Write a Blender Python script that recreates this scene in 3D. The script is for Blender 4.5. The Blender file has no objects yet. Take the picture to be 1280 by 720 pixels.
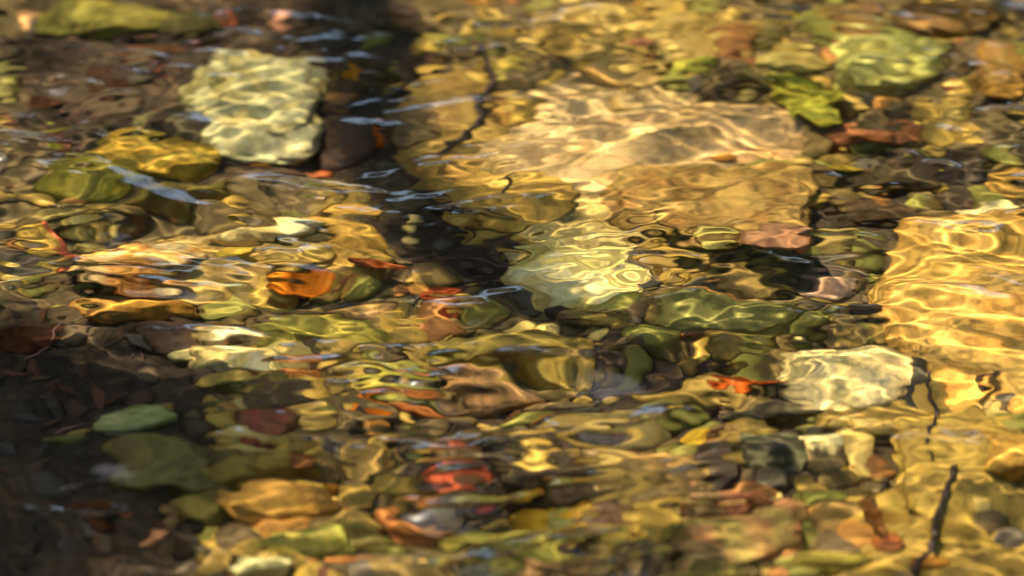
# Stones, leaves and twigs on the bed of a clear rippling stream, seen through the moving water.
import bpy, bmesh, math, random
import numpy as np
from mathutils import Vector, Matrix, noise
from mathutils.bvhtree import BVHTree

R = random.Random(11)
sc = bpy.context.scene
COL = sc.collection
rad = math.radians

# ------------------------------------------------------------------ camera
ELEV, DIST, LENS = rad(30), 4.2, 137.5
cam_loc = Vector((0, -DIST * math.cos(ELEV), DIST * math.sin(ELEV)))
fwd = (-cam_loc).normalized()
rgt = Vector((1, 0, 0))
upv = rgt.cross(fwd)
cd = bpy.data.cameras.new('camera')
cam = bpy.data.objects.new('camera', cd)
COL.objects.link(cam)
cam.location = cam_loc
cam.rotation_euler = (rad(90) - ELEV, 0, 0)
cd.lens, cd.sensor_width, cd.clip_end, cd.clip_start = LENS, 36, 500, 0.05
cd.dof.use_dof = True
cd.dof.focus_distance = 4.25
cd.dof.aperture_fstop = 2.2
sc.camera = cam

K = 36.0 / LENS
def refract(d, eta=1 / 1.333):
    n = Vector((0, 0, 1))
    c = -d.dot(n)
    s2 = eta * eta * (1 - c * c)
    return (eta * d + (eta * c - math.sqrt(1 - s2)) * n).normalized()
def at(px, py, z):
    """The point at height z under (or on) calm water seen at pixel px, py of the 1280 x 720 photograph."""
    d = (fwd + rgt * ((px - 640) / 1280 * K) + upv * ((360 - py) / 1280 * K)).normalized()
    w = cam_loc + d * (-cam_loc.z / d.z)
    if z >= 0:
        return w
    t = refract(d)
    return w + t * (z / t.z)

# ------------------------------------------------------------------ sun and sky
SUN_EL, SUN_AZ = rad(60), rad(-38)          # from behind the scene, a little to the left
sun_dir = Vector((math.sin(SUN_AZ) * math.cos(SUN_EL), math.cos(SUN_AZ) * math.cos(SUN_EL), math.sin(SUN_EL)))
ld = bpy.data.lights.new('sun', 'SUN')
ld.energy, ld.angle, ld.color = 5.0, rad(0.5), (1.0, 0.90, 0.73)
ld.cycles.is_caustics_light = True
lo = bpy.data.objects.new('sun', ld)
COL.objects.link(lo)
lo.rotation_euler = sun_dir.to_track_quat('Z', 'Y').to_euler()
lo.location = sun_dir * 20
wd = bpy.data.worlds.new('World')
sc.world = wd
wd.use_nodes = True
nt = wd.node_tree
bg = nt.nodes['Background']
sk = nt.nodes.new('ShaderNodeTexSky')
sk.sky_type = 'NISHITA'
sk.sun_disc = False
sk.sun_elevation, sk.sun_rotation = SUN_EL, SUN_AZ
nt.links.new(sk.outputs[0], bg.inputs[0])
bg.inputs[1].default_value = 0.13

# ------------------------------------------------------------------ helpers
def lin(c):
    return tuple(((v / 255) / 12.92 if v / 255 < 0.04045 else ((v / 255 + 0.055) / 1.055) ** 2.4) for v in c)
def tag(o, label=None, cat=None, group=None, kind=None):
    for k, v in (('label', label), ('category', cat), ('group', group), ('kind', kind)):
        if v:
            o[k] = v
    return o
def mesh_obj(name, me, mat, parent=None, recv=True):
    o = bpy.data.objects.new(name, me)
    COL.objects.link(o)
    if mat:
        me.materials.append(mat)
    if parent:
        o.parent = parent
    if recv:
        o.cycles.is_caustics_receiver = True
    return o
def smooth(me):
    me.polygons.foreach_set('use_smooth', [True] * len(me.polygons))
def new_mat(name):
    m = bpy.data.materials.new(name)
    m.use_nodes = True
    m.node_tree.nodes.clear()
    return m, m.node_tree.nodes, m.node_tree.links
def N(nodes, t, **kw):
    n = nodes.new(t)
    for k, v in kw.items():
        setattr(n, k, v)
    return n
def ramp(nodes, stops):
    r = nodes.new('ShaderNodeValToRGB')
    el = r.color_ramp.elements
    while len(el) < len(stops):
        el.new(0.5)
    for e, (p, c) in zip(el, stops):
        e.position = p
        e.color = (*c, 1) if len(c) == 3 else c
    return r

# ------------------------------------------------------------------ materials
def stone_material():
    m, n, l = new_mat('river stone')
    out, bs = N(n, 'ShaderNodeOutputMaterial'), N(n, 'ShaderNodeBsdfPrincipled')
    l.new(bs.outputs[0], out.inputs[0])
    oi, tc = N(n, 'ShaderNodeObjectInfo'), N(n, 'ShaderNodeTexCoord')
    at2 = N(n, 'ShaderNodeAttribute', attribute_type='OBJECT', attribute_name='vein_colour')
    mul = N(n, 'ShaderNodeMath', operation='MULTIPLY'); mul.inputs[1].default_value = 37.0
    l.new(oi.outputs['Random'], mul.inputs[0])
    add = N(n, 'ShaderNodeVectorMath', operation='ADD')
    l.new(tc.outputs['Object'], add.inputs[0]); l.new(mul.outputs[0], add.inputs[1])
    n1 = N(n, 'ShaderNodeTexNoise'); n1.inputs['Scale'].default_value = 16; n1.inputs['Detail'].default_value = 5; n1.inputs['Distortion'].default_value = 1.2
    n2 = N(n, 'ShaderNodeTexNoise'); n2.inputs['Scale'].default_value = 70; n2.inputs['Detail'].default_value = 6; n2.inputs['Roughness'].default_value = 0.65
    n3 = N(n, 'ShaderNodeTexVoronoi'); n3.inputs['Scale'].default_value = 140
    for t in (n1, n2, n3):
        l.new(add.outputs[0], t.inputs['Vector'])
    r1 = ramp(n, [(0.42, (0, 0, 0)), (0.58, (1, 1, 1))])
    l.new(n1.outputs[0], r1.inputs[0])
    mx = N(n, 'ShaderNodeMix', data_type='RGBA')
    l.new(r1.outputs[0], mx.inputs[0]); l.new(oi.outputs['Color'], mx.inputs[6]); l.new(at2.outputs['Color'], mx.inputs[7])
    r2 = ramp(n, [(0.28, (0.42, 0.40, 0.36)), (0.5, (1, 1, 1)), (0.72, (1.35, 1.3, 1.2))])
    l.new(n2.outputs[0], r2.inputs[0])
    m2 = N(n, 'ShaderNodeMix', data_type='RGBA', blend_type='MULTIPLY'); m2.inputs[0].default_value = 0.85
    l.new(mx.outputs[2], m2.inputs[6]); l.new(r2.outputs[0], m2.inputs[7])
    r3 = ramp(n, [(0.0, (0.55, 0.5, 0.45)), (0.25, (1, 1, 1))])
    l.new(n3.outputs['Distance'], r3.inputs[0])
    n4 = N(n, 'ShaderNodeTexNoise'); n4.inputs['Scale'].default_value = 9; n4.inputs['Detail'].default_value = 4; n4.inputs['Distortion'].default_value = 0.8
    mp = N(n, 'ShaderNodeMapping'); mp.inputs['Scale'].default_value = (0.6, 1.5, 1)
    l.new(add.outputs[0], mp.inputs[0]); l.new(mp.outputs[0], n4.inputs['Vector'])
    r5 = ramp(n, [(0.34, (0.50, 0.52, 0.34)), (0.47, (0.95, 0.95, 0.9)), (0.56, (1.05, 1.05, 1.05)), (0.66, (1.2, 1.02, 0.8))])
    l.new(n4.outputs[0], r5.inputs[0])
    m5 = N(n, 'ShaderNodeMix', data_type='RGBA', blend_type='MULTIPLY'); m5.inputs[0].default_value = 0.8
    l.new(m2.outputs[2], m5.inputs[6]); l.new(r5.outputs[0], m5.inputs[7])
    m3 = N(n, 'ShaderNodeMix', data_type='RGBA', blend_type='MULTIPLY'); m3.inputs[0].default_value = 0.35
    l.new(m5.outputs[2], m3.inputs[6]); l.new(r3.outputs[0], m3.inputs[7])
    l.new(m3.outputs[2], bs.inputs['Base Color'])
    bs.inputs['Roughness'].default_value = 0.75
    bs.inputs['Specular IOR Level'].default_value = 0.13
    bp = N(n, 'ShaderNodeBump'); bp.inputs['Strength'].default_value = 0.5; bp.inputs['Distance'].default_value = 0.004
    l.new(n2.outputs[0], bp.inputs['Height']); l.new(bp.outputs[0], bs.inputs['Normal'])
    return m

def silt_material():
    m, n, l = new_mat('streambed silt')
    out, bs = N(n, 'ShaderNodeOutputMaterial'), N(n, 'ShaderNodeBsdfPrincipled')
    l.new(bs.outputs[0], out.inputs[0])
    tc = N(n, 'ShaderNodeTexCoord')
    n1 = N(n, 'ShaderNodeTexNoise'); n1.inputs['Scale'].default_value = 9; n1.inputs['Detail'].default_value = 7; n1.inputs['Roughness'].default_value = 0.62
    n2 = N(n, 'ShaderNodeTexNoise'); n2.inputs['Scale'].default_value = 75; n2.inputs['Detail'].default_value = 5
    for t in (n1, n2):
        l.new(tc.outputs['Object'], t.inputs['Vector'])
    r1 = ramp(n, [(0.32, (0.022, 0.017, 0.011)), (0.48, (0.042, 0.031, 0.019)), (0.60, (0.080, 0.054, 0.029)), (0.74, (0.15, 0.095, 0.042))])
    l.new(n1.outputs[0], r1.inputs[0])
    r2 = ramp(n, [(0.3, (0.5, 0.5, 0.5)), (0.7, (1.5, 1.45, 1.35))])
    l.new(n2.outputs[0], r2.inputs[0])
    mx = N(n, 'ShaderNodeMix', data_type='RGBA', blend_type='MULTIPLY'); mx.inputs[0].default_value = 1
    l.new(r1.outputs[0], mx.inputs[6]); l.new(r2.outputs[0], mx.inputs[7])
    sd = N(n, 'ShaderNodeAttribute', attribute_name='sand')  # sand mask; its low areas include painted tree shade
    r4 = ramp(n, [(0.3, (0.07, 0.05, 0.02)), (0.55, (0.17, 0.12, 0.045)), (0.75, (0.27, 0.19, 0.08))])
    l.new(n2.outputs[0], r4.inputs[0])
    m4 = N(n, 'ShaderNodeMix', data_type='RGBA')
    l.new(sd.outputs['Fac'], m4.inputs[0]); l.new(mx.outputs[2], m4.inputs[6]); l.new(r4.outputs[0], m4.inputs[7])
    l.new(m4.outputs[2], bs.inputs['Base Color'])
    bs.inputs['Roughness'].default_value = 0.9
    bs.inputs['Specular IOR Level'].default_value = 0.1
    bp = N(n, 'ShaderNodeBump'); bp.inputs['Strength'].default_value = 0.7; bp.inputs['Distance'].default_value = 0.006
    l.new(n2.outputs[0], bp.inputs['Height']); l.new(bp.outputs[0], bs.inputs['Normal'])
    return m

def gravel_material():
    m, n, l = new_mat('gravel')
    out, bs = N(n, 'ShaderNodeOutputMaterial'), N(n, 'ShaderNodeBsdfPrincipled')
    l.new(bs.outputs[0], out.inputs[0])
    a = N(n, 'ShaderNodeAttribute', attribute_name='grain_colour')
    l.new(a.outputs['Color'], bs.inputs['Base Color'])
    bs.inputs['Roughness'].default_value = 0.8
    bs.inputs['Specular IOR Level'].default_value = 0.13
    return m

def leaf_material():
    m, n, l = new_mat('sunken leaf')
    out = N(n, 'ShaderNodeOutputMaterial')
    oi, tc = N(n, 'ShaderNodeObjectInfo'), N(n, 'ShaderNodeTexCoord')
    n1 = N(n, 'ShaderNodeTexNoise'); n1.inputs['Scale'].default_value = 60; n1.inputs['Detail'].default_value = 4
    l.new(tc.outputs['Object'], n1.inputs['Vector'])
    r = ramp(n, [(0.34, (0.22, 0.2, 0.2)), (0.44, (0.7, 0.62, 0.5)), (0.55, (1, 1, 1)), (0.7, (1.3, 1.35, 1.2))])
    l.new(n1.outputs[0], r.inputs[0])
    mx = N(n, 'ShaderNodeMix', data_type='RGBA', blend_type='MULTIPLY'); mx.inputs[0].default_value = 0.9
    l.new(oi.outputs['Color'], mx.inputs[6]); l.new(r.outputs[0], mx.inputs[7])
    df, tr, ms = N(n, 'ShaderNodeBsdfDiffuse'), N(n, 'ShaderNodeBsdfTranslucent'), N(n, 'ShaderNodeMixShader')
    l.new(mx.outputs[2], df.inputs[0]); l.new(mx.outputs[2], tr.inputs[0])
    ms.inputs[0].default_value = 0.4
    l.new(df.outputs[0], ms.inputs[1]); l.new(tr.outputs[0], ms.inputs[2]); l.new(ms.outputs[0], out.inputs[0])
    return m

def plain_material(name, c, rough=0.85, vary=30):
    m, n, l = new_mat(name)
    out, bs = N(n, 'ShaderNodeOutputMaterial'), N(n, 'ShaderNodeBsdfPrincipled')
    l.new(bs.outputs[0], out.inputs[0])
    tc, n1 = N(n, 'ShaderNodeTexCoord'), N(n, 'ShaderNodeTexNoise')
    n1.inputs['Scale'].default_value = vary; n1.inputs['Detail'].default_value = 5
    l.new(tc.outputs['Object'], n1.inputs['Vector'])
    r = ramp(n, [(0.3, tuple(v * 0.5 for v in c)), (0.7, tuple(v * 1.4 for v in c))])
    l.new(n1.outputs[0], r.inputs[0]); l.new(r.outputs[0], bs.inputs['Base Color'])
    bs.inputs['Roughness'].default_value = rough
    bs.inputs['Specular IOR Level'].default_value = 0.2
    return m

def water_material():
    m, n, l = new_mat('clear water')
    out, gl = N(n, 'ShaderNodeOutputMaterial'), N(n, 'ShaderNodeBsdfGlass')
    gl.inputs['Roughness'].default_value = 0.085
    gl.inputs['IOR'].default_value = 1.333
    gl.inputs['Color'].default_value = (1.0, 0.975, 0.92, 1)
    l.new(gl.outputs[0], out.inputs[0])
    return m

M_STONE, M_SILT, M_GRAVEL, M_LEAF, M_WATER = stone_material(), silt_material(), gravel_material(), leaf_material(), water_material()
M_TWIG = plain_material('wet dark twig bark', (0.045, 0.03, 0.024), vary=60)
M_RTWIG = plain_material('red stem', (0.30, 0.06, 0.025), vary=60)
M_PTWIG = plain_material('pinkish peeled twig', (0.30, 0.15, 0.10), vary=60)
M_BARK = plain_material('tree bark', (0.07, 0.05, 0.035), vary=14)
M_FOL = plain_material('tree foliage', (0.06, 0.09, 0.025), vary=4)

# ------------------------------------------------------------------ sheets
def axis(lo, hi, step, far):
    mid = list(np.arange(lo, hi + step / 2, step))
    a, s = [], step
    v = lo
    while v > -far:
        s *= 1.25; v -= s; a.append(v)
    b, s, v = [], step, mid[-1]
    while v < far:
        s *= 1.25; v += s; b.append(v)
    return np.array(a[::-1] + mid + b)
def sheet(name, X, Y, Z, mat, recv):
    ny, nx = Z.shape
    gx, gy = np.meshgrid(X, Y)
    co = np.stack([gx, gy, Z], -1).reshape(-1, 3).astype(np.float32)
    i = np.arange((ny - 1) * (nx - 1))
    r, c = i // (nx - 1), i % (nx - 1)
    v0 = r * nx + c
    f = np.stack([v0, v0 + 1, v0 + nx + 1, v0 + nx], -1).astype(np.int32)
    me = bpy.data.meshes.new(name)
    me.vertices.add(len(co)); me.vertices.foreach_set('co', co.ravel())
    me.loops.add(f.size); me.loops.foreach_set('vertex_index', f.ravel())
    me.polygons.add(len(f))
    me.polygons.foreach_set('loop_start', np.arange(0, f.size, 4, dtype=np.int32))
    me.polygons.foreach_set('use_smooth', np.ones(len(f), dtype=bool))
    me.update(calc_edges=True)
    return mesh_obj(name, me, mat, recv=recv)

rng = np.random.default_rng(5)
def waves(gx, gy, n, lmin, lmax, spread, slope, seed):
    """Sum of n sines of rms slope `slope`; spread = how far directions stray from the y axis."""
    g = np.random.default_rng(seed)
    out = np.zeros_like(gx)
    lam = np.exp(g.uniform(math.log(lmin), math.log(lmax), n))
    ang = math.pi / 2 + g.normal(0, spread, n)
    ph = g.uniform(0, 2 * math.pi, n)
    per = slope * math.sqrt(2.0 / n)
    for L, a, p in zip(lam, ang, ph):
        k = 2 * math.pi / L
        out += per / k * np.sin(k * (gx * math.cos(a) + gy * math.sin(a)) + p)
    return out

BED = -0.175
def bed_z(x, y):
    z = BED + 0.012 * noise.noise(Vector((x * 3.1, y * 3.1, 3.0))) + 0.006 * noise.noise(Vector((x * 11, y * 11, 7.0)))
    d = max(0.0, y - 1.9, -y - 2.1)
    z += 0.75 * min(1.0, d / 1.6) ** 1.3 if d > 0 else 0
    if d > 1.6:
        z += 0.035 * (d - 1.6) * (1 + 0.3 * noise.noise(Vector((x * 0.2, y * 0.2, 0))))
    return z
bx, by = axis(-0.9, 0.9, 0.02, 60), axis(-0.9, 1.2, 0.02, 60)
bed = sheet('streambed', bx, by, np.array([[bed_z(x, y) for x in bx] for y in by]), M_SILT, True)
def sand_and_shade_at(x, y):
    # silt upper left; lower left and diagonal painted darker for tree shade; ochre sand elsewhere
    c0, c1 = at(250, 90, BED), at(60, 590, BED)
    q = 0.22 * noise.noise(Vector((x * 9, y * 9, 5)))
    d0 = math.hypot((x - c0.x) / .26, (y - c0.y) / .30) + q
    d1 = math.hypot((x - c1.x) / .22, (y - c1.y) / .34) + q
    c2, c3 = at(468, 110, BED), at(575, 312, BED)  # bed colour darkened along the tree's diagonal shadow
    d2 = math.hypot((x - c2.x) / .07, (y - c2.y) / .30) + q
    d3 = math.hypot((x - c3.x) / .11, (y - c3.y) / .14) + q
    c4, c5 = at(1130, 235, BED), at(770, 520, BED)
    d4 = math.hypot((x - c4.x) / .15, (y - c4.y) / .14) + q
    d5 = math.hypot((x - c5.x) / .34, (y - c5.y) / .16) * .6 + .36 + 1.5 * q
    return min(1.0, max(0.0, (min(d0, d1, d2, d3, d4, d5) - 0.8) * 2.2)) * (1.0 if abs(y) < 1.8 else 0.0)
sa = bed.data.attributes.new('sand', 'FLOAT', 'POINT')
sa.data.foreach_set('value', np.array([sand_and_shade_at(x, y) for y in by for x in bx], dtype=np.float32))
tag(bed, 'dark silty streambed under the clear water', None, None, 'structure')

# ripple strength over the picture: calm to the left and lower right, lively through the middle
def blob(px, py, sx, sy):
    c = at(px, py, 0)
    return c.x, c.y, sx * 0.00086, sy * 0.00172
LIVELY = [(blob(760, 330, 260, 110), 1.0), (blob(620, 530, 300, 100), 1.12), (blob(930, 400, 200, 140), 0.75),
          (blob(700, 640, 240, 90), 0.8), (blob(820, 130, 200, 110), 0.55), (blob(330, 360, 160, 70), 0.35), (blob(1200, 380, 120, 100), 0.45)]
wx, wy = axis(-0.72, 0.72, 0.0022, 45), axis(-0.68, 0.90, 0.0022, 45)
wy = wy[(wy > -2.6) & (wy < 2.4)]
gx, gy = np.meshgrid(wx, wy)
env = np.full_like(gx, 0.52)
for (cx, cy, sx, sy), a in LIVELY:
    env = np.maximum(env, a * np.exp(-0.5 * (((gx - cx) / sx) ** 2 + ((gy - cy) / sy) ** 2)))
for (cx, cy, sx, sy), a in [(blob(110, 570, 190, 120), .45), (blob(1010, 120, 70, 50), .45), (blob(1200, 640, 110, 70), .3), (blob(300, 130, 130, 70), .3), (blob(1060, 465, 70, 50), .35), (blob(712, 475, 60, 32), .5), (blob(440, 355, 60, 32), .45)]:
    env *= 1 - a * np.exp(-0.5 * (((gx - cx) / sx) ** 2 + ((gy - cy) / sy) ** 2))   # slack water
edge = np.clip((np.maximum(np.abs(gx) - 0.6, np.maximum(gy - 0.8, -gy - 0.6))) / 0.5, 0, 1)
warpx = gx + 0.02 * np.sin(gy * 9 + 1.3 * np.sin(gx * 6)) 
warpy = gy + 0.015 * np.sin(gx * 8 + 1.1 * np.sin(gy * 7) + 2)
fine = waves(warpx, warpy, 70, 0.024, 0.075, 0.45, 0.115, 21)
mid = waves(warpx, warpy, 50, 0.070, 0.26, 0.55, 0.20, 22)
patch = waves(warpx, warpy, 24, 0.20, 0.7, 1.2, 1.0, 31)
patch = np.clip(0.95 + 0.42 * patch / patch.std(), 0.25, 1.9)      # some windows of slack water, some livelier
patch2 = waves(warpx, warpy, 24, 0.15, 0.5, 1.2, 1.0, 32)
patch2 = np.clip(0.9 + 0.5 * patch2 / patch2.std(), 0.1, 2.0)
longw = waves(gx, gy, 14, 0.3, 0.9, 0.9, 0.012, 23)
micro = waves(warpx, warpy, 60, 0.014, 0.028, 0.55, 0.032, 41)
Z = (micro * patch2 * np.sqrt(env) + fine * patch2 * env ** 0.9 + mid * patch * env) * (1 - edge) + longw
water = sheet('water', wx, wy, Z, M_WATER, False)
water.cycles.is_caustics_caster = True
tag(water, 'clear rippling stream water over stones', None, None, 'structure')

# ------------------------------------------------------------------ stones
BVHS = []
def support(x, y):
    z = bed_z(x, y)
    for lo_, hi_, b in BVHS:
        if lo_.x <= x <= hi_.x and lo_.y <= y <= hi_.y:
            h = b.ray_cast(Vector((x, y, 1)), Vector((0, 0, -1)))
            if h[0] is not None:
                z = max(z, h[0].z)
    return z
def note(o):
    me = o.data
    mw = Matrix.LocRotScale(o.location, o.rotation_euler, None)
    vs = [mw @ v.co for v in me.vertices]
    lo_ = Vector([min(v[i] for v in vs) for i in range(3)])
    hi_ = Vector([max(v[i] for v in vs) for i in range(3)])
    BVHS.append((lo_, hi_, BVHTree.FromPolygons(vs, [tuple(p.vertices) for p in me.polygons])))
def stone_mesh(a, b, c, seed, rough=1.0, sub=4):
    """A water-worn stone: squared-off ellipsoid, a few flat breaks, lumps; origin at its base."""
    rr = random.Random(seed)
    bm = bmesh.new()
    bmesh.ops.create_icosphere(bm, subdivisions=sub, radius=1)
    cuts = []
    for _ in range(rr.randint(4, 7)):
        d = Vector((rr.gauss(0, 1), rr.gauss(0, 1), rr.gauss(0.25, 0.55))).normalized()
        cuts.append((d, rr.uniform(0.72, 0.93)))
    off = Vector((rr.uniform(0, 50), rr.uniform(0, 50), rr.uniform(0, 50)))
    e = rr.uniform(2.2, 3.0)
    for v in bm.verts:
        p = v.co.copy()
        s = (abs(p.x) ** e + abs(p.y) ** e + abs(p.z) ** e) ** (-1 / e)
        p *= s
        for d, h in cuts:
            t = p.dot(d) - h
            if t > 0:
                p -= d * t * 0.85
        p *= 1 + rough * (0.17 * noise.noise(p * 1.3 + off) + 0.07 * noise.noise(p * 3.1 + off) + 0.03 * noise.noise(p * 7 + off))
        v.co = Vector((p.x * a, p.y * b, p.z * c))
    z0 = min(v.co.z for v in bm.verts)
    for v in bm.verts:
        v.co.z -= z0
    me = bpy.data.meshes.new('stone')
    bm.to_mesh(me); bm.free()
    smooth(me)
    return me
def place_stone(name, label, px, py, w, h, colA, colB=None, thick=None, rot=0, cat='stone', group=None, sink=0.25, rough=1.0, gain=1.0):
    a = w * 0.5 * 0.00086
    th = thick if thick else min(0.055, max(0.012, 0.75 * a))
    p = at(px, py, BED + 0.6 * th)
    s = support(p.x, p.y)
    zt = s + th * 0.6
    q0, q1 = at(px, py - h / 2, zt), at(px, py + h / 2, zt)
    b = max(0.3 * a, (q0.y - q1.y) * 0.5 - th * 0.25)
    p = at(px, py, zt)
    s = support(p.x, p.y)
    me = stone_mesh(a, b, th / 2, int(px * 7 + py * 13), rough, 5 if w > 150 else 4 if w > 50 else 3)
    o = mesh_obj(name, me, M_STONE)
    o.location = (p.x, p.y, s - (0.36 if name == 'rock_slab' else sink) * th)
    o.rotation_euler = (rad(R.uniform(-4, 4)), rad(R.uniform(-4, 4)), rad(rot))
    colA = tuple(v * .82 + m * .18 for v, m in zip(colA, (150, 128, 66)))
    colB = tuple(v * .82 + m * .18 for v, m in zip(colB, (140, 118, 60))) if colB else None
    if sum(colA) > 500:
        gain *= 1.3
    def albedo(c):
        k = min(gain, 0.88 / max(lin(c)))            # keep the hue when a pale stone is bright
        return tuple(v * k for v in lin(c))
    ca = albedo(colA)
    o.color = (*ca, 1)
    o['vein_colour'] = albedo(colB or tuple(int(v * 0.82) for v in colA))
    tag(o, label, cat, group)
    note(o)
    return o
exec_table = []
def S(*a, **k):
    exec_table.append((a, k))

# wide flat slabs first: smaller stones lie on or beside them
SL = 'flat slabs of rock on the streambed'
S('rock_slab', 'broad tan brown slab filling the sunlit middle of the stream', 765, 185, 340, 200, (210, 178, 124), (190, 156, 102), thick=.045, group=SL, cat='rock', rough=1.5)
S('rock_slab', 'pinkish tan slab left of the green maple leaf', 915, 160, 210, 120, (204, 168, 116), (184, 148, 94), thick=.05, group=SL, cat='rock', rough=1.5)
S('rock_slab', 'olive tan slab above the brown ripple crossed one', 860, 235, 220, 90, (158, 128, 66), (140, 104, 54), thick=.045, group=SL, cat='rock', rough=1.4, rot=8)
S('rock_slab', 'ochre slab just above the pale cream green stone at the lower rim', 715, 255, 170, 90, (196, 168, 96), (206, 182, 112), thick=.045, group=SL, cat='rock', rough=1.4)
S('rock_slab', 'ochre slab left of the middle crossed by a dark crooked twig', 575, 160, 170, 170, (150, 122, 58), (128, 100, 50), thick=.04, group=SL, cat='rock')
S('rock_slab', 'golden ochre slab with its lower edge along the dark diagonal shadow', 640, 236, 180, 90, (176, 142, 62), (150, 118, 50), thick=.042, rot=-14, group=SL, cat='rock')
S('rock_slab', 'cream and gold slab at the top edge of the middle', 800, 35, 290, 90, (190, 162, 88), (150, 120, 54), thick=.05, group=SL, cat='rock')
S('rock_slab', 'huge golden slab, brightest rock, filling the right edge', 1225, 375, 240, 240, (228, 180, 90), (204, 152, 68), thick=.06, group=SL, cat='rock')
S('rock_slab', 'olive gold slab under the dark forked twig', 1205, 570, 200, 190, (172, 140, 60), (144, 120, 52), thick=.05, group=SL, cat='rock')
S('rock_slab', 'brown gold slab in the lower right corner', 1185, 690, 260, 120, (168, 134, 58), (140, 114, 50), thick=.045, group=SL, cat='rock')
S('rock_slab', 'grey brown slab behind the brick red flat stone near the right edge', 1235, 165, 150, 70, (98, 82, 54), (70, 60, 44), thick=.03, group=SL, cat='rock')
S('rock_slab', 'golden brown slab of the left cluster beside the dark diagonal shadow', 425, 298, 150, 110, (190, 148, 62), (160, 120, 50), thick=.045, group=SL, cat='rock')
S('rock_slab', 'grey tan slab in the middle of the left cluster', 270, 318, 290, 100, (182, 152, 88), (158, 126, 64), thick=.04, group=SL, cat='rock')
S('rock_slab', 'brown ripple crossed slab above the pinkish grey stone', 930, 245, 220, 110, (168, 134, 70), (142, 106, 54), thick=.03, group=SL, cat='rock')

CO = 'cobbles on the streambed'
# upper left
S('cobble', 'long yellow green cobble at the top left corner', 135, 16, 210, 44, (158, 150, 62), (120, 112, 46), group=CO)
S('cobble', 'grey olive cobble right of the long yellow green one', 225, 24, 110, 36, (112, 106, 56), (88, 84, 48), group=CO)
S('pebble', 'peach pebble at the end of the long yellow green cobble', 38, 15, 36, 22, (206, 156, 100))
S('cobble', 'pale cream green boulder, largest stone in the upper left', 325, 118, 190, 126, (206, 202, 150), (172, 160, 98), group=CO, thick=.06, gain=.62, rough=1.9)
S('cobble', 'brown cobble against the right side of the pale cream green boulder', 425, 105, 60, 60, (112, 84, 48), (140, 96, 44), group=CO)
S('cobble', 'golden yellow oblong cobble below the pale cream green boulder', 198, 190, 190, 64, (206, 160, 50), (150, 128, 44), group=CO, rot=-6)
S('cobble', 'small grey green cobble above the golden yellow oblong one', 182, 153, 44, 30, (124, 122, 80), group=CO)
S('cobble', 'dark olive grey cobble left under the pale cream green boulder', 243, 158, 80, 36, (62, 58, 42), group=CO)
S('cobble', 'yellow green hollowed cobble below the golden yellow oblong one', 112, 218, 130, 40, (186, 170, 44), (110, 104, 34), group=CO, rot=-8)
S('pebble', 'slim bright green pebble in dark silt near the left edge', 66, 156, 56, 16, (140, 142, 44))
S('pebble', 'grey olive pebble between slim green pebble and golden cobble', 108, 146, 54, 18, (110, 106, 70))
S('cobble', 'pale olive cobble cut by the left edge near the top', 6, 98, 50, 40, (140, 132, 70), (106, 100, 56), group=CO)
S('pebble', 'orange pebble just below the pale cream green boulder', 320, 186, 34, 16, (200, 122, 36))
S('pebble', 'brick red pebble at the top between dark stones', 283, 24, 30, 20, (150, 72, 44))
S('pebble', 'small pink pebble right of the brick red one at the top', 352, 22, 28, 24, (196, 130, 104))
S('pebble', 'rusty red pebble beside the small orange leaf', 396, 206, 46, 22, (150, 74, 40))
S('pebble', 'dull red brown pebble left of the golden oblong cobble', 68, 186, 26, 18, (112, 58, 38))
S('pebble', 'pale ochre pebble above the long white slab stone', 418, 232, 50, 22, (176, 150, 84))
S('cobble', 'dim olive cobble stretched above the left cluster', 230, 240, 150, 26, (116, 104, 46), group=CO)
S('cobble', 'chocolate brown cobble at the top between the two sunlit areas', 505, 30, 90, 40, (60, 48, 34), group=CO)
S('cobble', 'dark umber cobble above the crooked twig', 455, 90, 90, 50, (56, 46, 36), (76, 58, 36), group=CO)
S('cobble', 'yellow cobble at the upper tip of the crooked twig', 545, 52, 60, 26, (196, 176, 70), (130, 118, 50), group=CO)
S('cobble', 'olive yellow cobble touching the crooked twig on its right', 640, 78, 70, 34, (176, 156, 62), (130, 120, 52), group=CO)
S('cobble', 'grey tan cobble at the left edge of the ochre slab', 515, 150, 70, 50, (120, 98, 62), group=CO)
# left cluster
S('cobble', 'flat olive cobble at the left end of the left cluster', 76, 268, 84, 38, (140, 128, 66), (112, 104, 56), group=CO)
S('pebble', 'pale yellow pebble on top of the left cluster', 150, 262, 48, 26, (204, 184, 96))
S('cobble', 'pale yellow cobble just above the big tan stone', 108, 291, 66, 26, (206, 186, 104), (176, 150, 70), group=CO)
S('cobble', 'big tan stone with cream top in the left cluster', 170, 316, 170, 74, (222, 192, 130), (196, 136, 62), group=CO, thick=.05)
S('cobble', 'long white slab stone lying across the left cluster', 335, 282, 165, 36, (214, 202, 152), (190, 170, 104), group=CO, rot=6)
S('pebble', 'clear yellow stone under the long white slab stone', 302, 315, 66, 28, (208, 174, 56), (180, 140, 44), rot=14)
S('cobble', 'olive brown cobble right of the clear yellow stone', 372, 325, 80, 44, (140, 118, 54), group=CO)
S('pebble', 'torn white shell like pebble at the left edge', 20, 347, 36, 24, (206, 206, 170))
S('cobble', 'bluish dark shape added as the shade under the big tan stone', 150, 352, 90, 30, (54, 50, 44), group=CO)  # dark colour stands in for the shade beneath the tan stone
S('cobble', 'orange edged cobble at the lower rim of the left cluster', 180, 374, 150, 22, (190, 128, 44), (130, 92, 38), group=CO, rot=4)
S('cobble', 'peach cobble above the olive oval stone', 455, 388, 96, 28, (206, 158, 104), (180, 130, 70), group=CO)
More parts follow.
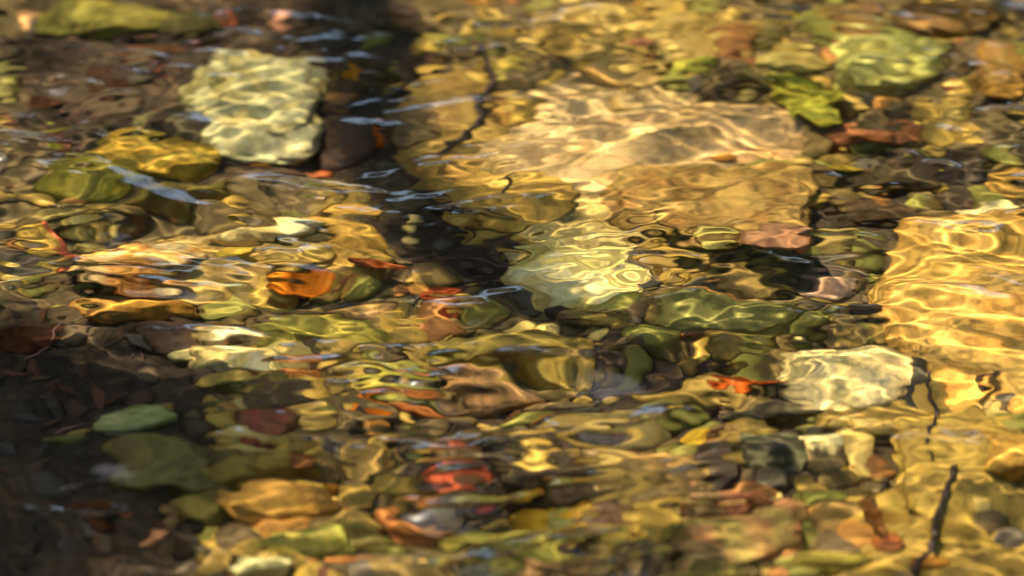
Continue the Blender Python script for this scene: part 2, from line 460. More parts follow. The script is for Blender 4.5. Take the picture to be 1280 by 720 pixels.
S('cobble', 'olive oval stone left of the middle', 402, 412, 170, 54, (146, 134, 52), (122, 116, 44), group=CO, thick=.045)
S('cobble', 'cream white wedge stone left of the olive oval stone', 292, 438, 130, 48, (222, 210, 160), (190, 168, 100), group=CO, rot=-10)
S('cobble', 'rust brown stone at the tail of the cream white wedge', 362, 457, 90, 32, (172, 104, 44), (140, 90, 44), group=CO, rot=-8)
S('pebble', 'spiky pale pebble at the tip of the cream white wedge', 228, 438, 44, 26, (196, 186, 120))
S('cobble', 'dull ochre cobble below the rust brown stone', 290, 472, 90, 26, (130, 112, 52), group=CO)
# lower left
S('cobble', 'light green faceted stone standing alone in the dark lower left', 172, 516, 108, 56, (186, 186, 124), (156, 166, 92), group=CO, thick=.05)
S('cobble', 'dim moss green stone in the shade left of the faceted one', 80, 552, 64, 34, (104, 106, 50), group=CO)
S('cobble', 'large dim olive stone below the light green faceted one', 215, 576, 150, 66, (112, 108, 52), (92, 84, 46), group=CO, thick=.05)
S('cobble', 'red brown angular stone right of the faceted green one', 330, 528, 84, 48, (122, 78, 50), (150, 66, 48), group=CO)
S('pebble', 'gold sliver pebble against the red brown angular stone', 289, 536, 28, 30, (190, 150, 70))
S('pebble', 'ochre pebble below the red brown angular stone', 346, 556, 46, 28, (186, 150, 62))
S('cobble', 'long ochre stone ridge below the ochre pebble', 330, 582, 150, 24, (150, 126, 50), group=CO, rot=8)
S('cobble', 'mossy olive stone at the edge of the dark lower left', 250, 628, 76, 42, (116, 106, 46), group=CO)
S('cobble', 'orange banded stone above the bottom edge left of the middle', 345, 618, 150, 54, (178, 130, 56), (160, 112, 46), group=CO)
S('cobble', 'green ochre stone at the bottom beside the cream pebble', 375, 676, 130, 54, (138, 122, 50), (110, 112, 44), group=CO)
S('pebble', 'pale cream stone cut by the bottom edge', 326, 708, 80, 40, (226, 220, 156), thick=.04)
S('pebble', 'tiny pink pebble alone in the dark bottom left', 188, 666, 26, 12, (176, 124, 92))
S('pebble', 'small ochre pebble at the dark edge near the bottom', 272, 670, 30, 20, (150, 124, 56))
S('pebble', 'bright orange pebble left of the red one', 396, 600, 40, 16, (222, 142, 40))
S('pebble', 'cream curved pebble above the bright orange one', 410, 574, 38, 26, (214, 190, 124))
S('cobble', 'brick brown cobble above the bright orange pebble', 378, 582, 40, 26, (136, 80, 46), group=CO)
# lower middle
S('pebble', 'coral red pebble, reddest stone in the lower middle', 572, 592, 56, 28, (222, 92, 62), (190, 74, 46), thick=.028)
S('pebble', 'small golden orange pebble left of the coral red one', 507, 594, 26, 18, (226, 160, 50))
S('cobble', 'orange stone below the golden orange pebble', 515, 648, 88, 44, (214, 126, 60), (180, 108, 58), group=CO, thick=.04)
S('cobble', 'grey brown stone right of the coral red pebble', 700, 590, 170, 44, (72, 60, 48), (92, 76, 54), group=CO)
S('cobble', 'ochre grey stone with a bright ridge in the lower middle', 812, 582, 150, 66, (164, 134, 76), (136, 112, 66), group=CO, thick=.05)
S('cobble', 'ochre cobble above and left of the coral red pebble', 458, 568, 76, 34, (160, 130, 66), group=CO)
S('cobble', 'slate grey cobble above the coral red pebble', 600, 556, 120, 30, (88, 78, 62), (70, 62, 52), group=CO)
S('cobble', 'moss green stone under the curled yellow leaf', 640, 672, 170, 40, (122, 122, 52), (150, 142, 60), group=CO)
S('cobble', 'umber stone at the bottom below the orange one', 545, 690, 96, 40, (104, 82, 46), (80, 68, 44), group=CO)
S('pebble', 'warm yellow pebble cut by the bottom edge', 570, 708, 50, 22, (216, 164, 56))
S('cobble', 'peach brown stone cut by the bottom edge in the middle', 700, 704, 130, 36, (172, 128, 84), (140, 104, 62), group=CO)
S('pebble', 'orange pebble cut by the bottom edge', 440, 709, 56, 26, (206, 128, 62))
S('cobble', 'dark plum cobble right of the curled yellow leaf', 770, 636, 80, 48, (82, 62, 50), (110, 62, 48), group=CO)
S('cobble', 'olive cobble left of the slate grey one', 500, 540, 90, 26, (116, 104, 48), group=CO)
S('cobble', 'rust cobble in the ripples left of the middle', 520, 495, 90, 26, (156, 84, 36), (110, 84, 44), group=CO)
S('cobble', 'yellow green cobble in the ripples below the olive oval stone', 485, 468, 110, 36, (166, 156, 56), (110, 108, 44), group=CO)
S('cobble', 'broad olive gold cobble in the ripples at the middle', 640, 432, 220, 50, (160, 138, 60), (126, 108, 52), group=CO)
S('cobble', 'dark brown cobble under the yellow ripple right of the shadow tip', 745, 392, 100, 40, (74, 58, 42), (150, 130, 60), group=CO)
S('cobble', 'pinkish brown cobble below the broad olive gold one', 610, 470, 120, 30, (156, 118, 76), (110, 92, 60), group=CO)
S('cobble', 'purple grey cobble in the ripples near the salmon leaf', 700, 490, 110, 32, (96, 80, 66), (140, 112, 70), group=CO)
S('cobble', 'grey olive cobble behind the ochre grey stone', 770, 530, 110, 36, (112, 100, 60), group=CO)
S('cobble', 'tawny cobble above the moss green stone', 440, 630, 60, 34, (150, 110, 52), group=CO)
S('cobble', 'olive cobble at the bottom left of the umber stone', 460, 676, 70, 34, (116, 104, 50), group=CO)
# centre
S('cobble', 'pale cream green stone at the lower rim of the sunlit middle', 715, 328, 170, 104, (214, 206, 146), (186, 168, 92), group=CO, thick=.05)
S('cobble', 'tawny grey cobble at the lower right corner of the sunlit middle', 930, 312, 90, 36, (168, 138, 72), (140, 112, 60), group=CO)
S('pebble', 'bright oval yellow pebble in the ripples right of the pale stone', 893, 290, 54, 18, (206, 190, 96))
S('cobble', 'pinkish stone in the ripples below the brown slab', 968, 288, 96, 40, (170, 118, 84), (130, 92, 66), group=CO)
S('cobble', 'pinkish grey stone outlined by ripples', 1032, 342, 104, 44, (172, 134, 108), (116, 98, 84), group=CO)
S('cobble', 'dark green mossy stone right of the middle', 915, 390, 170, 80, (126, 124, 62), (104, 106, 54), group=CO, thick=.05)
S('cobble', 'yellow olive stone at the foot of the dark green mossy one', 935, 415, 90, 36, (160, 146, 66), group=CO)
S('cobble', 'tawny orange stone in the ripples right of the pale stone', 860, 325, 90, 34, (172, 124, 56), (130, 104, 50), group=CO)
S('cobble', 'brown stone in the ripples above the salmon leaf', 830, 375, 80, 30, (130, 104, 56), group=CO)
S('pebble', 'burnt orange pebble on the sunlit brown slab', 905, 193, 36, 16, (216, 142, 52))
S('pebble', 'salmon pebble on the cream and gold slab', 800, 52, 50, 22, (200, 116, 76), (216, 150, 100))
S('pebble', 'round green pebble right of the salmon one', 863, 66, 66, 30, (150, 148, 50), (136, 138, 44))
S('cobble', 'sand coloured cobble below the salmon pebble', 780, 82, 120, 40, (196, 164, 96), (170, 134, 70), group=CO)
S('cobble', 'reddish cobble left of the green maple leaf', 925, 72, 54, 30, (136, 88, 54), group=CO)
# upper right
S('cobble', 'striped pale green stone, largest in the upper right', 1112, 68, 178, 84, (178, 180, 104), (136, 138, 66), group=CO, thick=.06)
S('cobble', 'olive cobble left of the striped pale green stone', 990, 70, 110, 42, (132, 124, 60), (160, 146, 78), group=CO)
S('cobble', 'cream tipped cobble above the green maple leaf', 955, 96, 90, 26, (206, 188, 118), (150, 130, 66), group=CO)
S('cobble', 'tan cobble behind the olive one at the top', 965, 32, 70, 36, (126, 110, 60), group=CO)
S('cobble', 'bluish black cobble at the top right of the middle', 990, 8, 70, 24, (54, 56, 58), group=CO)
S('cobble', 'chestnut cobble beside the striped pale green stone', 1075, 30, 60, 26, (150, 110, 60), group=CO)
S('cobble', 'dark brown boulder at the top right corner', 1180, 18, 170, 50, (84, 62, 34), (112, 80, 36), group=CO)
S('cobble', 'tan brown boulder at the right edge near the top', 1248, 78, 90, 84, (138, 108, 62), (150, 108, 48), group=CO, thick=.055)
S('cobble', 'amber stone at the foot of the tan brown boulder', 1255, 100, 70, 34, (166, 118, 46), group=CO)
S('pebble', 'brick red pebble right of the striped pale green stone', 1193, 102, 22, 24, (156, 80, 50))
S('cobble', 'brick red flat stone right of the green maple leaf', 1092, 163, 150, 34, (164, 98, 60), (136, 84, 54), group=CO)
S('pebble', 'orange flat pebble below the brick red flat stone', 1088, 179, 66, 16, (190, 110, 60))
S('pebble', 'orange tinted pebble left of the brick red flat stone', 1025, 187, 36, 20, (192, 128, 66))
S('cobble', 'ochre stone right of the brick red flat one', 1190, 138, 60, 40, (156, 132, 62), (120, 104, 54), group=CO)
S('cobble', 'dark bluish cobble below the striped pale green stone', 1078, 124, 60, 26, (46, 48, 44), group=CO)
S('cobble', 'dim brown cobble above the huge golden slab', 1110, 215, 150, 44, (86, 70, 46), (66, 56, 40), group=CO)
S('cobble', 'dark brown cobble left of the pale cream tip of the golden slab', 1105, 265, 110, 36, (80, 58, 40), (60, 48, 36), group=CO)
S('cobble', 'grey tan cobble left of the dim brown one', 1040, 215, 70, 30, (120, 94, 58), group=CO)
S('cobble', 'pale cream stone at the top of the huge golden slab', 1230, 264, 110, 44, (230, 214, 154), (220, 184, 104), group=CO)
S('cobble', 'ochre wedge stone at the right edge above the golden slab', 1258, 226, 56, 36, (176, 132, 58), group=CO)
S('cobble', 'rounded golden stone at the right edge below the golden slab', 1268, 558, 84, 74, (200, 152, 62), (176, 130, 50), group=CO, thick=.05)
S('cobble', 'dark grey shape added as the shaded gap between bright cream stone and golden slab', 1140, 470, 46, 50, (62, 62, 54), group=CO)  # dark filler coloured as the shaded gap beside the slab
S('cobble', 'dark slate cobble above the bright cream stone', 1095, 385, 60, 40, (50, 52, 50), group=CO)
# lower right
S('cobble', 'bright cream stone left of the huge golden slab', 1060, 462, 164, 98, (250, 228, 160), (244, 214, 140), group=CO, thick=.055, rot=22)
S('pebble', 'shining cream pebble below the bright cream stone', 1028, 556, 62, 38, (244, 234, 164), thick=.036)
S('cobble', 'olive brown cobble right of the shining cream pebble', 1110, 540, 90, 38, (132, 110, 54), (100, 84, 46), group=CO)
S('cobble', 'blackish cobble left of the shining cream pebble', 960, 560, 110, 48, (54, 50, 42), (70, 74, 58), group=CO)
S('cobble', 'dark grey cobble right of the ochre grey stone', 890, 575, 60, 44, (74, 62, 54), group=CO)
S('cobble', 'tan oval cobble above the blackish one', 910, 536, 80, 26, (136, 102, 66), group=CO)
S('cobble', 'wide grey green cobble under the bright cream stone', 960, 508, 130, 26, (84, 78, 58), group=CO)
S('cobble', 'mottled red granite boulder in the lower right', 925, 650, 160, 100, (176, 116, 76), (140, 122, 64), group=CO, thick=.06)
S('cobble', 'pink topped stone at the back of the mottled red granite boulder', 905, 622, 110, 36, (180, 104, 76), (160, 130, 84), group=CO)
S('cobble', 'brown ochre stone right of the mottled red granite boulder', 1042, 650, 84, 60, (140, 104, 54), (112, 92, 50), group=CO)
S('cobble', 'green topped stone behind the brown ochre one', 1030, 618, 66, 30, (124, 126, 50), group=CO)
S('pebble', 'pale tan pebble under the shining cream one', 1036, 594, 40, 20, (176, 146, 84))
S('cobble', 'yellow olive stone at the bottom below the brown ochre one', 1035, 702, 120, 32, (156, 140, 52), (124, 112, 48), group=CO)
S('cobble', 'olive stone at the bottom left of the yellow olive one', 880, 708, 110, 28, (124, 114, 52), group=CO)
S('pebble', 'rust red pebble between the brown ochre stone and the olive gold slab', 1110, 676, 40, 34, (136, 76, 40))
S('pebble', 'orange pebble by the lower end of the dark forked twig', 1158, 708, 34, 22, (206, 132, 44))
for a, k in exec_table:
    place_stone(a[0], a[1], *a[2:], **k)

# ------------------------------------------------------------------ gravel between the stones
SHADOW_BAND = [(468, -20), (466, 120), (482, 200), (545, 275), (600, 325), (690, 395)]  # course of the diagonal tree shadow, deepened by darker, sparser gravel
def in_shadow_band(px, py):
    for (x0, y0), (x1, y1) in zip(SHADOW_BAND, SHADOW_BAND[1:]):
        if y0 <= py <= y1:
            return abs(px - (x0 + (x1 - x0) * (py - y0) / (y1 - y0))) < 62
    return False
def gravel():
    bm = bmesh.new()
    bmesh.ops.create_icosphere(bm, subdivisions=2, radius=1)
    tv = np.array([v.co[:] for v in bm.verts])
    tf = np.array([[v.index for v in f.verts] for f in bm.faces])
    bm.free()
    pal = [((96, 80, 50), 3), ((104, 86, 46), 4), ((146, 120, 56), 5), ((172, 140, 60), 3.5), ((140, 96, 50), .8), ((170, 120, 54), .6), ((122, 116, 52), 2.5), ((204, 174, 92), 1.0), ((78, 70, 54), 1.2)]
    cols, ws = [lin(c) for c, _ in pal], [w for _, w in pal]
    rr = random.Random(3)
    shapes = []
    for k in range(24):                                   # two dozen pebble shapes, turned and scaled for every grain
        o = Vector((k * 3.7, 1, 2))
        shapes.append(np.array([v * (1 + 0.38 * noise.noise(Vector(v) * 1.1 + o)) for v in tv]))
    V, F, C = [], [], []
    nv = 0
    for _ in range(4200):
        px, py = rr.uniform(-120, 1400), rr.uniform(-90, 800)
        dark = (px < 520 and py < 240) or (px < 260 and py > 380) or in_shadow_band(px, py)  # grains darkened over silt and to deepen the tree shade
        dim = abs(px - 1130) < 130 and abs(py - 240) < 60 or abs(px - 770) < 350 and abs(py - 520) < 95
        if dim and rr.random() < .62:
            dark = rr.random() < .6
        if dark and rr.random() < (0.6 if in_shadow_band(px, py) else 0.9):
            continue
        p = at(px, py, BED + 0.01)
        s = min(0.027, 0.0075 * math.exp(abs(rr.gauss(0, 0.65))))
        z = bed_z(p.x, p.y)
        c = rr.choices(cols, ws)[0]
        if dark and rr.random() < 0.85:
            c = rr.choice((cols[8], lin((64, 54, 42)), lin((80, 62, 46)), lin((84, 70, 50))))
        v = rr.uniform(0.75, 1.25)
        a = rr.uniform(0, 6.28)
        q = shapes[rr.randrange(24)] * (s * rr.uniform(.8, 1.6), s, s * rr.uniform(.5, .8))
        q = np.stack([q[:, 0] * math.cos(a) - q[:, 1] * math.sin(a) + p.x, q[:, 0] * math.sin(a) + q[:, 1] * math.cos(a) + p.y, q[:, 2] + z + s * 0.2], -1)
        V.append(q); F.append(tf + nv); nv += len(tv)
        C.append(np.tile((c[0] * v, c[1] * v, c[2] * v, 1), (len(tv), 1)))
    me = bpy.data.meshes.new('gravel')
    me.from_pydata(np.concatenate(V).tolist(), [], np.concatenate(F).tolist())
    at_ = me.attributes.new('grain_colour', 'FLOAT_COLOR', 'POINT')
    at_.data.foreach_set('color', np.concatenate(C).astype(np.float32).ravel())
    smooth(me)
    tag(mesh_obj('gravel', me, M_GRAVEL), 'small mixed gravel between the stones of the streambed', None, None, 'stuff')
gravel()

def litter():
    rr = random.Random(8)
    co, fc, cs = [], [], []
    pal = [lin(c) for c in ((66, 50, 36), (78, 56, 40), (56, 45, 36), (84, 66, 46), (72, 66, 58), (92, 60, 42))]
    for _ in range(1500):
        px, py = rr.uniform(-100, 1380), rr.uniform(-80, 790)
        dark = (px < 520 and py < 240) or (px < 280 and py > 370) or in_shadow_band(px, py)
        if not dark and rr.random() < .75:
            continue
        p = at(px, py, BED)
        z = bed_z(p.x, p.y) + rr.uniform(.001, .006)
        a, L = rr.uniform(0, 6.28), rr.uniform(.005, .022)
        W = L * rr.uniform(.2, .6)
        u, v = Vector((math.cos(a), math.sin(a), rr.gauss(0, .2))), Vector((-math.sin(a), math.cos(a), rr.gauss(0, .3)))
        i, o = len(co), Vector((p.x, p.y, z))
        lift = Vector((0, 0, .25 * L))
        co += [o - u * L, o - v * W, o + lift * .5, o + v * W * .8, o + u * L + lift]
        fc += [(i, i + 1, i + 2), (i, i + 2, i + 3), (i + 1, i + 4, i + 2), (i + 2, i + 4, i + 3)]
        c = rr.choice(pal)
        cs += [(*c, 1)] * 5
    me = bpy.data.meshes.new('leaf_litter')
    me.from_pydata(co, [], fc)
    at_ = me.attributes.new('grain_colour', 'FLOAT_COLOR', 'POINT')
    at_.data.foreach_set('color', np.array(cs, dtype=np.float32).ravel())
    tag(mesh_obj('leaf_litter', me, M_GRAVEL), 'brown scraps of rotting leaf scattered over the dark silt', None, None, 'stuff')
litter()

# ------------------------------------------------------------------ leaves
MAPLE = [(0, -.5), (.08, -.42), (.36, -.5), (.30, -.36), (.55, -.26), (.44, -.14), (.62, .10), (.40, .08), (.36, .20), (.22, .10), (.20, .38), (.10, .34), (0, .62),
         (-.10, .34), (-.20, .38), (-.22, .10), (-.36, .20), (-.40, .08), (-.62, .10), (-.44, -.14), (-.55, -.26), (-.30, -.36), (-.36, -.5), (-.08, -.42)]
def oval(n=22, k=0.42, serr=0.02):
    return [((k * math.sin(t) * (1 + serr * (i % 2))) * (1 - 0.25 * math.cos(t)), -0.5 * math.cos(t)) for i, t in ((i, 2 * math.pi * i / n) for i in range(n))]
def leaf_mesh(outline, L, W, bend, twist, seed):
    rr = random.Random(seed)
    bm = bmesh.new()
    vs = [bm.verts.new((x * W, y * L, 0)) for x, y in outline]
    f = bm.faces.new(vs)
    bmesh.ops.triangulate(bm, faces=[f])
    bmesh.ops.subdivide_edges(bm, edges=bm.edges[:], cuts=3, use_grid_fill=True)
    o = Vector((rr.uniform(0, 50), 1, 2))
    for v in bm.verts:
        x, y = v.co.x / W, v.co.y / L
        v.co.z = bend * L * (y * y) + twist * L * x * y + 0.10 * L * abs(x) + 0.10 * L * noise.noise(Vector((x * 2.5, y * 2.5, 0)) + o)
    z0 = min(v.co.z for v in bm.verts)
    for v in bm.verts:
        v.co.z -= z0
    g = bmesh.ops.solidify(bm, geom=bm.faces[:], thickness=0.0006)
    bmesh.ops.recalc_face_normals(bm, faces=bm.faces)
    me = bpy.data.meshes.new('leaf')
    bm.to_mesh(me); bm.free(); smooth(me)
    return me
def tube_mesh(pts, r0, r1, seg=8):
    bm = bmesh.new()
    rings = []
    n = len(pts)
    for i, p in enumerate(pts):
        d = (pts[min(i + 1, n - 1)] - pts[max(i - 1, 0)]).normalized()
        u = d.cross(Vector((0.13, 0.2, 1))).normalized()
        w = d.cross(u)
        r = r0 + (r1 - r0) * i / (n - 1)
        rings.append([bm.verts.new(p + (u * math.cos(a) + w * math.sin(a)) * r) for a in (2 * math.pi * k / seg for k in range(seg))])
    for a, b in zip(rings, rings[1:]):
        for k in range(seg):
            bm.faces.new((a[k], a[(k + 1) % seg], b[(k + 1) % seg], b[k]))
    bm.faces.new(rings[0][::-1]); bm.faces.new(rings[-1])
    me = bpy.data.meshes.new('tube')
    bm.to_mesh(me); bm.free(); smooth(me)
    return me
def place_leaf(label, px, py, w, h, c, rot, kind='oval', bend=.25, twist=.2, tilt=(0, 0), lift=.004):
    p = at(px, py, BED + .05)
    s = support(p.x, p.y)
    p = at(px, py, s + .012)
    q0, q1 = at(px, py - h / 2, s + .012), at(px, py + h / 2, s + .012)
    X, Y = w * .00086, q0.y - q1.y
    s = max(support(p.x + dx * X * .3, p.y + dy * Y * .3) for dx in (-1, 0, 1) for dy in (-1, 0, 1))
    root = bpy.data.objects.new('maple_leaf' if kind == 'maple' else 'fallen_leaf', None)
    COL.objects.link(root)
    root.location = (p.x, p.y, s + lift)
    root.rotation_euler = (rad(tilt[0]), rad(tilt[1]), rad(rot))
    root.empty_display_size = 0.02
    # the leaf's long axis is its own y; rot 90 lays it across the picture
    across = abs(math.sin(rad(rot))) > 0.7
    L, W = (X, Y) if across else (Y, X)
    tag(root, label, 'leaf')
    b = mesh_obj('blade', leaf_mesh(MAPLE if kind == 'maple' else oval(), L, W * (0.9 if kind == 'maple' else 1.15), bend, twist, int(px + py)), M_LEAF, root)
    b.color = (*lin(c), 1)
    me = tube_mesh([Vector((0, -L * .5, .003)), Vector((L * .03, -L * .62, .004)), Vector((L * .07, -L * .78, .007))], .0011, .0008, 6)
    st = mesh_obj('stalk', me, M_RTWIG, root)
    return root
place_leaf('yellow green maple leaf lying left of the brick red flat stone', 1010, 128, 100, 70, (172, 166, 62), -70, 'maple', bend=.1, lift=.01)
place_leaf('glowing orange leaf below the left cluster of stones', 374, 366, 84, 16, (226, 130, 36), 88, bend=.2, lift=.014)
place_leaf('dark red leaf along the dark diagonal shadow', 470, 345, 90, 14, (124, 66, 36), 78, bend=.15)
place_leaf('short rust red leaf below the dark red one', 555, 372, 70, 30, (150, 70, 36), 50, bend=.2)
place_leaf('flame orange leaf left of the bright cream stone', 935, 474, 100, 15, (196, 92, 36), 94, bend=.2, lift=.012)
place_leaf('salmon leaf in the ripples at the middle', 822, 427, 66, 22, (222, 146, 84), 82, bend=.3)
place_leaf('curled yellow leaf with a gold rim in the lower middle', 690, 640, 130, 32, (210, 164, 50), 84, bend=.35)
place_leaf('small golden leaf above the curled yellow one', 700, 622, 60, 22, (216, 150, 40), 96, bend=.3)
place_leaf('small orange leaf in the dark gap right of the pale boulder', 472, 156, 26, 18, (216, 110, 30), 60)
place_leaf('tiny amber leaf at the brown cobble right of the pale boulder', 440, 88, 20, 14, (210, 140, 40), 40)
place_leaf('yellow leaf end sticking up at the right of the ochre grey stone', 864, 546, 30, 36, (214, 176, 56), 20)
place_leaf('brown leaf lying left of the olive gold slab', 1093, 650, 20, 44, (124, 84, 46), 14)
place_leaf('orange brown leaf at the lower end of the rust cobble', 462, 500, 44, 24, (220, 120, 30), 70)
place_leaf('thin yellow leaf between the golden slab and the dark slate cobble', 1056, 212, 46, 14, (186, 160, 60), 85)
place_leaf('brown leaf in the dark lower left near the tiny pink pebble', 110, 640, 70, 26, (96, 62, 40), 75)
place_leaf('dull brown leaf lying deep in shade at the left edge', 36, 420, 80, 30, (92, 60, 40), 100)
place_leaf('brown leaf in dark silt above the slim bright green pebble', 60, 118, 66, 22, (84, 56, 40), 80)
place_leaf('grey brown leaf in dark silt left of the pale cream green boulder', 150, 92, 80, 26, (92, 66, 48), 95)
place_leaf('tan brown leaf at the top between peach and red pebbles', 190, 62, 90, 20, (110, 78, 52), 86)

# ------------------------------------------------------------------ twigs
def twig(name, label, path, r0, r1, mat, lift=.004, cat='twig', forks=()):
    def trace(path):
        pts = []
        for px, py in path:
            p = at(px, py, BED + .05)
            s = support(p.x, p.y)
            p = at(px, py, s + lift + r0)
            pts.append(Vector((p.x, p.y, max(support(p.x, p.y), s) + lift + r0)))
        # densify with a little crookedness
        out = []
        for a, b in zip(pts, pts[1:]):
            for i in range(6):
                t = i / 6
                q = a.lerp(b, t)
                j = .0016 * math.sin(t * math.pi)
                out.append(q + Vector((noise.noise(q * 60) * j * 2, noise.noise(q * 60 + Vector((9, 9, 9))) * j * 2, 0)))
        out.append(pts[-1])
        return out
    pts = trace(path)
    base = pts[0].copy()
    o = mesh_obj(name, tube_mesh([p - base for p in pts], r0, r1), mat)
    o.location = base
    tag(o, label, cat)
    for f in forks:
        fp = trace(f)
        mesh_obj('fork', tube_mesh([p - base for p in fp], r0 * .7, r1 * .6), mat, o)
    return o
twig('twig', 'dark crooked twig running down the ochre slab left of the middle', [(603, 66), (618, 98), (598, 136), (575, 168), (552, 186), (520, 206)], .0048, .0026, M_TWIG, forks=[[(575, 168), (556, 190), (548, 200)]])
twig('twig', 'short dark twig sticking up from the golden ochre slab', [(642, 206), (634, 226), (626, 246)], .0028, .0018, M_TWIG)
twig('twig', 'dark forked twig, thickest of all, across the olive gold slab', [(1193, 572), (1186, 610), (1172, 650), (1160, 690), (1142, 722)], .0036, .0030, M_TWIG, lift=.004, forks=[[(1186, 612), (1170, 612)]])
twig('twig', 'thin dark twig along the left edge of the olive gold slab', [(1162, 470), (1164, 505), (1157, 540), (1156, 560)], .002, .0014, M_TWIG)
twig('stem', 'curved red stem at the left end of the left cluster', [(38, 268), (62, 292), (68, 312), (84, 328), (92, 350)], .0034, .0022, M_RTWIG, cat='stem')
twig('stem', 'short pinkish stem in the dark silt above the golden oblong cobble', [(84, 136), (104, 126), (118, 120)], .003, .002, M_PTWIG, cat='stem')
twig('stem', 'pale thin stem deep in shade near the left edge', [(30, 450), (60, 430), (72, 400)], .0022, .0014, M_PTWIG, cat='stem')
twig('stem', 'ochre thin stem in shade left of the faceted green stone', [(62, 534), (82, 526), (98, 520)], .0022, .0014, M_PTWIG, cat='stem')
twig('twig', 'short dark twig at the edge of the diagonal shadow', [(586, 292), (600, 282)], .0016, .001, M_TWIG)
twig('twig', 'brown twig end at the upper left corner of the golden slab foot', [(1222, 478), (1240, 474), (1252, 466)], .004, .003, M_TWIG)
twig('twig', 'brown purple twig above the brown leaf left of the olive gold slab', [(1108, 590), (1100, 620), (1092, 650)], .003, .002, M_TWIG)

# ------------------------------------------------------------------ unseen trees on the far bank, sized to shade the stream and darken its reflections
def crown_mesh(name, n, rx, ry, rz, leaf, seed, clumps=9):
    rr = random.Random(seed)
    cs = []
    for _ in range(clumps):
        d = Vector((rr.gauss(0, 1), rr.gauss(0, 1), rr.gauss(0, 1))).normalized() * rr.uniform(.25, .75)
        cs.append((d, rr.uniform(.3, .5)))
    co, fc = [], []
    for _ in range(n):
        c, r = rr.choice(cs)
        d = Vector((rr.gauss(0, 1), rr.gauss(0, 1), rr.gauss(0, 1))).normalized() * r * rr.uniform(.3, 1) ** .5
        p = c + d
        p = Vector((p.x * rx, p.y * ry, p.z * rz))
        u = Vector((rr.gauss(0, 1), rr.gauss(0, 1), rr.gauss(0, .6))).normalized()
        v = u.cross(Vector((rr.gauss(0, 1), rr.gauss(0, 1), rr.gauss(0, 1)))).normalized()
        s = leaf * rr.uniform(.7, 1.3)
        i = len(co)
        co += [p - u * s, p + v * s * .5, p + u * s, p - v * s * .5]
        fc.append((i, i + 1, i + 2, i + 3))
    me = bpy.data.meshes.new(name)
    me.from_pydata(co, [], fc)
    return me
def tree(name, label, base, path, r0, r1, limbs, crown=None, crown_at=None, group=None):
    root = bpy.data.objects.new(name, None)
    COL.objects.link(root)
    root.location = base
    tag(root, label, 'tree', group)
    mesh_obj('trunk', tube_mesh([Vector(p) for p in path], r0, r1, 12), M_BARK, root)
    for lp, a, b in limbs:
        mesh_obj('limb', tube_mesh([Vector(p) for p in lp], a, b, 8), M_BARK, root)
    if crown:
        c = mesh_obj('crown', crown, M_FOL, root)
        c.location = crown_at
    return root
def up_sun(px, py, y):
    """The point on the sun's ray through the water to the bed seen at px, py, where the ray crosses the plane at depth y."""
    p = at(px, py, BED)
    t = refract(-sun_dir)
    w = p - t * (p.z / t.z)
    return w + sun_dir * ((y - w.y) / sun_dir.y)
YT = 3.4
crook = [up_sun(*q, YT) for q in ((425, -60), (446, 30), (462, 120), (482, 200), (530, 262), (590, 318), (640, 360), (680, 392))]  # trunk bent along the sun's rays so its shadow makes the diagonal band
gz = bed_z(crook[0].x - .05, YT)
b0 = Vector((crook[0].x - .05, YT, gz - .1))
low = crook[0] - b0
tree('shadow_tree', 'unseen bare dead tree on the far bank, bent to cast the diagonal shadow', b0,
     [(0, 0, 0), (.03, 0, low.z * .35), (-.02, 0, low.z * .7)] + [tuple(p - b0) for p in crook], .066, .056,
     [([(-.02, 0, low.z * .7), (-.14, .06, low.z * .82), (-.40, .1, low.z * .86)], .03, .012)])
c = up_sun(-110, 610, 3.0)
gz = bed_z(c.x - .7, 3.2)
tree('leaning_tree', 'leafy tree leaning out from the far left bank', (c.x - .75, 3.2, gz - .1),
     [(0, 0, 0), (.05, 0, (c.z - gz) * .3), (.2, -.05, (c.z - gz) * .55), (.45, -.12, (c.z - gz) * .8), (.75, -.2, c.z - gz)], .13, .05,
     [([(.2, -.05, (c.z - gz) * .55), (-.2, .1, (c.z - gz) * .72), (-.5, .2, (c.z - gz) * .85)], .05, .02)],
     crown_mesh('crown', 4200, .40, .34, .34, .05, 4, 14), (.75, -.2, c.z - gz + .1))
tall_crown = crown_mesh('crown', 15000, 1.9, 1.4, 6.4, .17, 9, 46)
for i, (x, y, hh, lab) in enumerate([(-6.4, 7.2, 6.0, 'tall bushy tree farthest left on the far bank'), (-4.2, 7.8, 6.6, 'tall bushy tree second from the left on the far bank'),
                                     (-1.7, 7.2, 7.0, 'tall bushy tree third from the left on the far bank'),
                                     (0.3, 6.8, 7.0, 'tall bushy tree just right of centre on the far bank'), (2.2, 7.3, 6.4, 'tall bushy tree third from the right on the far bank'),
                                     (4.1, 6.7, 6.6, 'tall bushy tree second from the right on the far bank'), (6.2, 7.0, 6.0, 'tall bushy tree farthest right on the far bank'),
                                     (0.6, 10.0, 7.6, 'bushy tree standing behind the others right of centre on the far bank'), (-2.9, 9.0, 8.2, 'bushy tree standing behind the others left of centre on the far bank')]):
    gz = bed_z(x, y)
    t = tree('bushy_tree', lab, (x, y, gz - .1), [(0, 0, 0), (.05, 0, hh * .4), (0, .05, hh * .75), (.05, 0, hh)], .13, .05,
             [([(0, .02, hh * .5), (.4, .1, hh * .75), (.8, .1, hh)], .05, .02), ([(0, .02, hh * .55), (-.4, -.1, hh * .8), (-.8, -.2, hh * .95)], .05, .02)],
             tall_crown if i == 0 else tall_crown.copy(), (0, 0, hh), 'bushy trees on the far bank')
    t.rotation_euler.z = i * 1.3

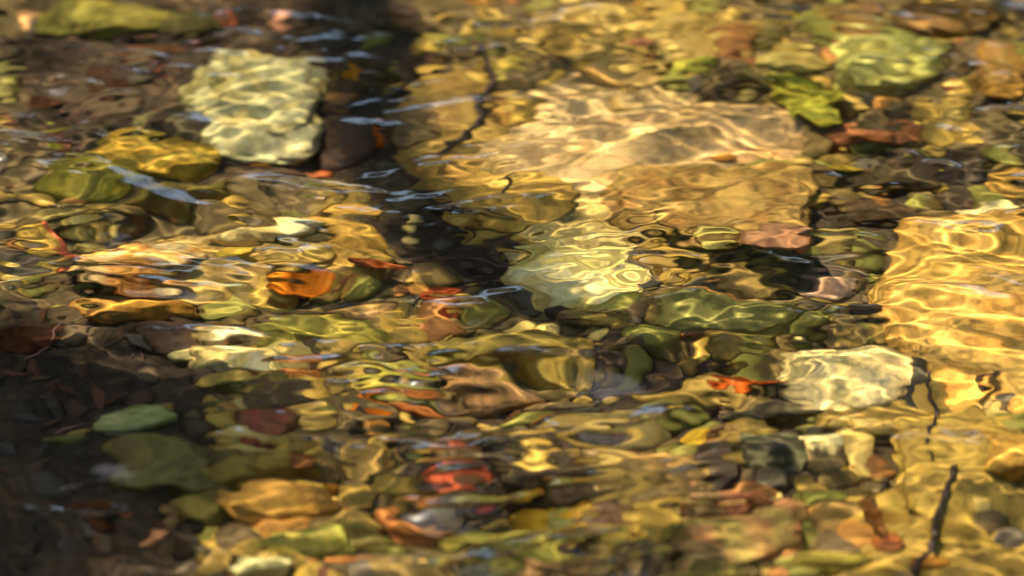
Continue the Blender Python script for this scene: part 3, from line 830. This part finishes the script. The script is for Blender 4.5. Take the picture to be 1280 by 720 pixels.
bush_crown = crown_mesh('crown', 4000, 1.5, .8, 1.5, .12, 19, 22)  # bushes added to close the bright sky mirrored from under the crowns
for i, (x, y, lab) in enumerate([(-5.6, 6.6, 'added sky blocking bush farthest left on the far bank'), (-3.4, 6.9, 'added sky blocking bush second from the left on the far bank'), (-1.3, 6.2, 'added sky blocking bush left of centre on the far bank'),
                                 (0.8, 5.9, 'added sky blocking bush just right of centre on the far bank'), (2.9, 6.1, 'added sky blocking bush second from the right on the far bank'), (5.0, 6.0, 'added sky blocking bush farthest right on the far bank')]):
    gz = bed_z(x, y)
    t = tree('sky_blocking_bush', lab, (x, y, gz - .1), [(0, 0, 0), (.03, 0, .5), (0, .02, 1.3)], .05, .02, [([(0, 0, .3), (.3, .05, .9), (.6, .1, 1.4)], .03, .01), ([(0, 0, .25), (-.3, 0, .8), (-.6, -.1, 1.3)], .03, .01)],
             bush_crown if i == 0 else bush_crown.copy(), (0, 0, 1.45), 'added sky blocking bushes on the far bank')
    t['category'] = 'bush'
    t.rotation_euler.z = i * .4 - 1
gz = bed_z(1.9, 5.2)  # tree added to keep overhead sky out of the water's reflection
tree('sky_blocking_tree', 'unseen tall tree, its wide crown added over the stream to block mirrored sky', (1.9, 5.2, gz - .1),
     [(0, 0, 0), (.05, -.05, 2.5), (0, -.3, 5.0), (-.3, -1.0, 7.0), (-.6, -2.0, 8.2)], .2, .07,
     [([(0, -.3, 5.0), (.8, -.6, 6.6), (1.6, -1.2, 7.8)], .08, .03), ([(-.1, -.55, 5.8), (-1.0, -.4, 7.2), (-1.9, -.8, 8.0)], .07, .03)],
     crown_mesh('crown', 15000, 3.0, 3.6, 1.4, .16, 14, 60), (.45, -1.7, 8.4))

# ------------------------------------------------------------------ render settings
sc.view_settings.view_transform = 'Standard'
sc.view_settings.look = 'None'
sc.view_settings.exposure = 1.45
sc.view_settings.gamma = 1.0
cy = sc.cycles
cy.use_denoising = True
cy.max_bounces = 8
cy.diffuse_bounces = 3
cy.transmission_bounces = 6
cy.glossy_bounces = 3
cy.caustics_reflective = False
cy.caustics_refractive = True
cy.sample_clamp_indirect = 6.0
cy.blur_glossy = 0.0
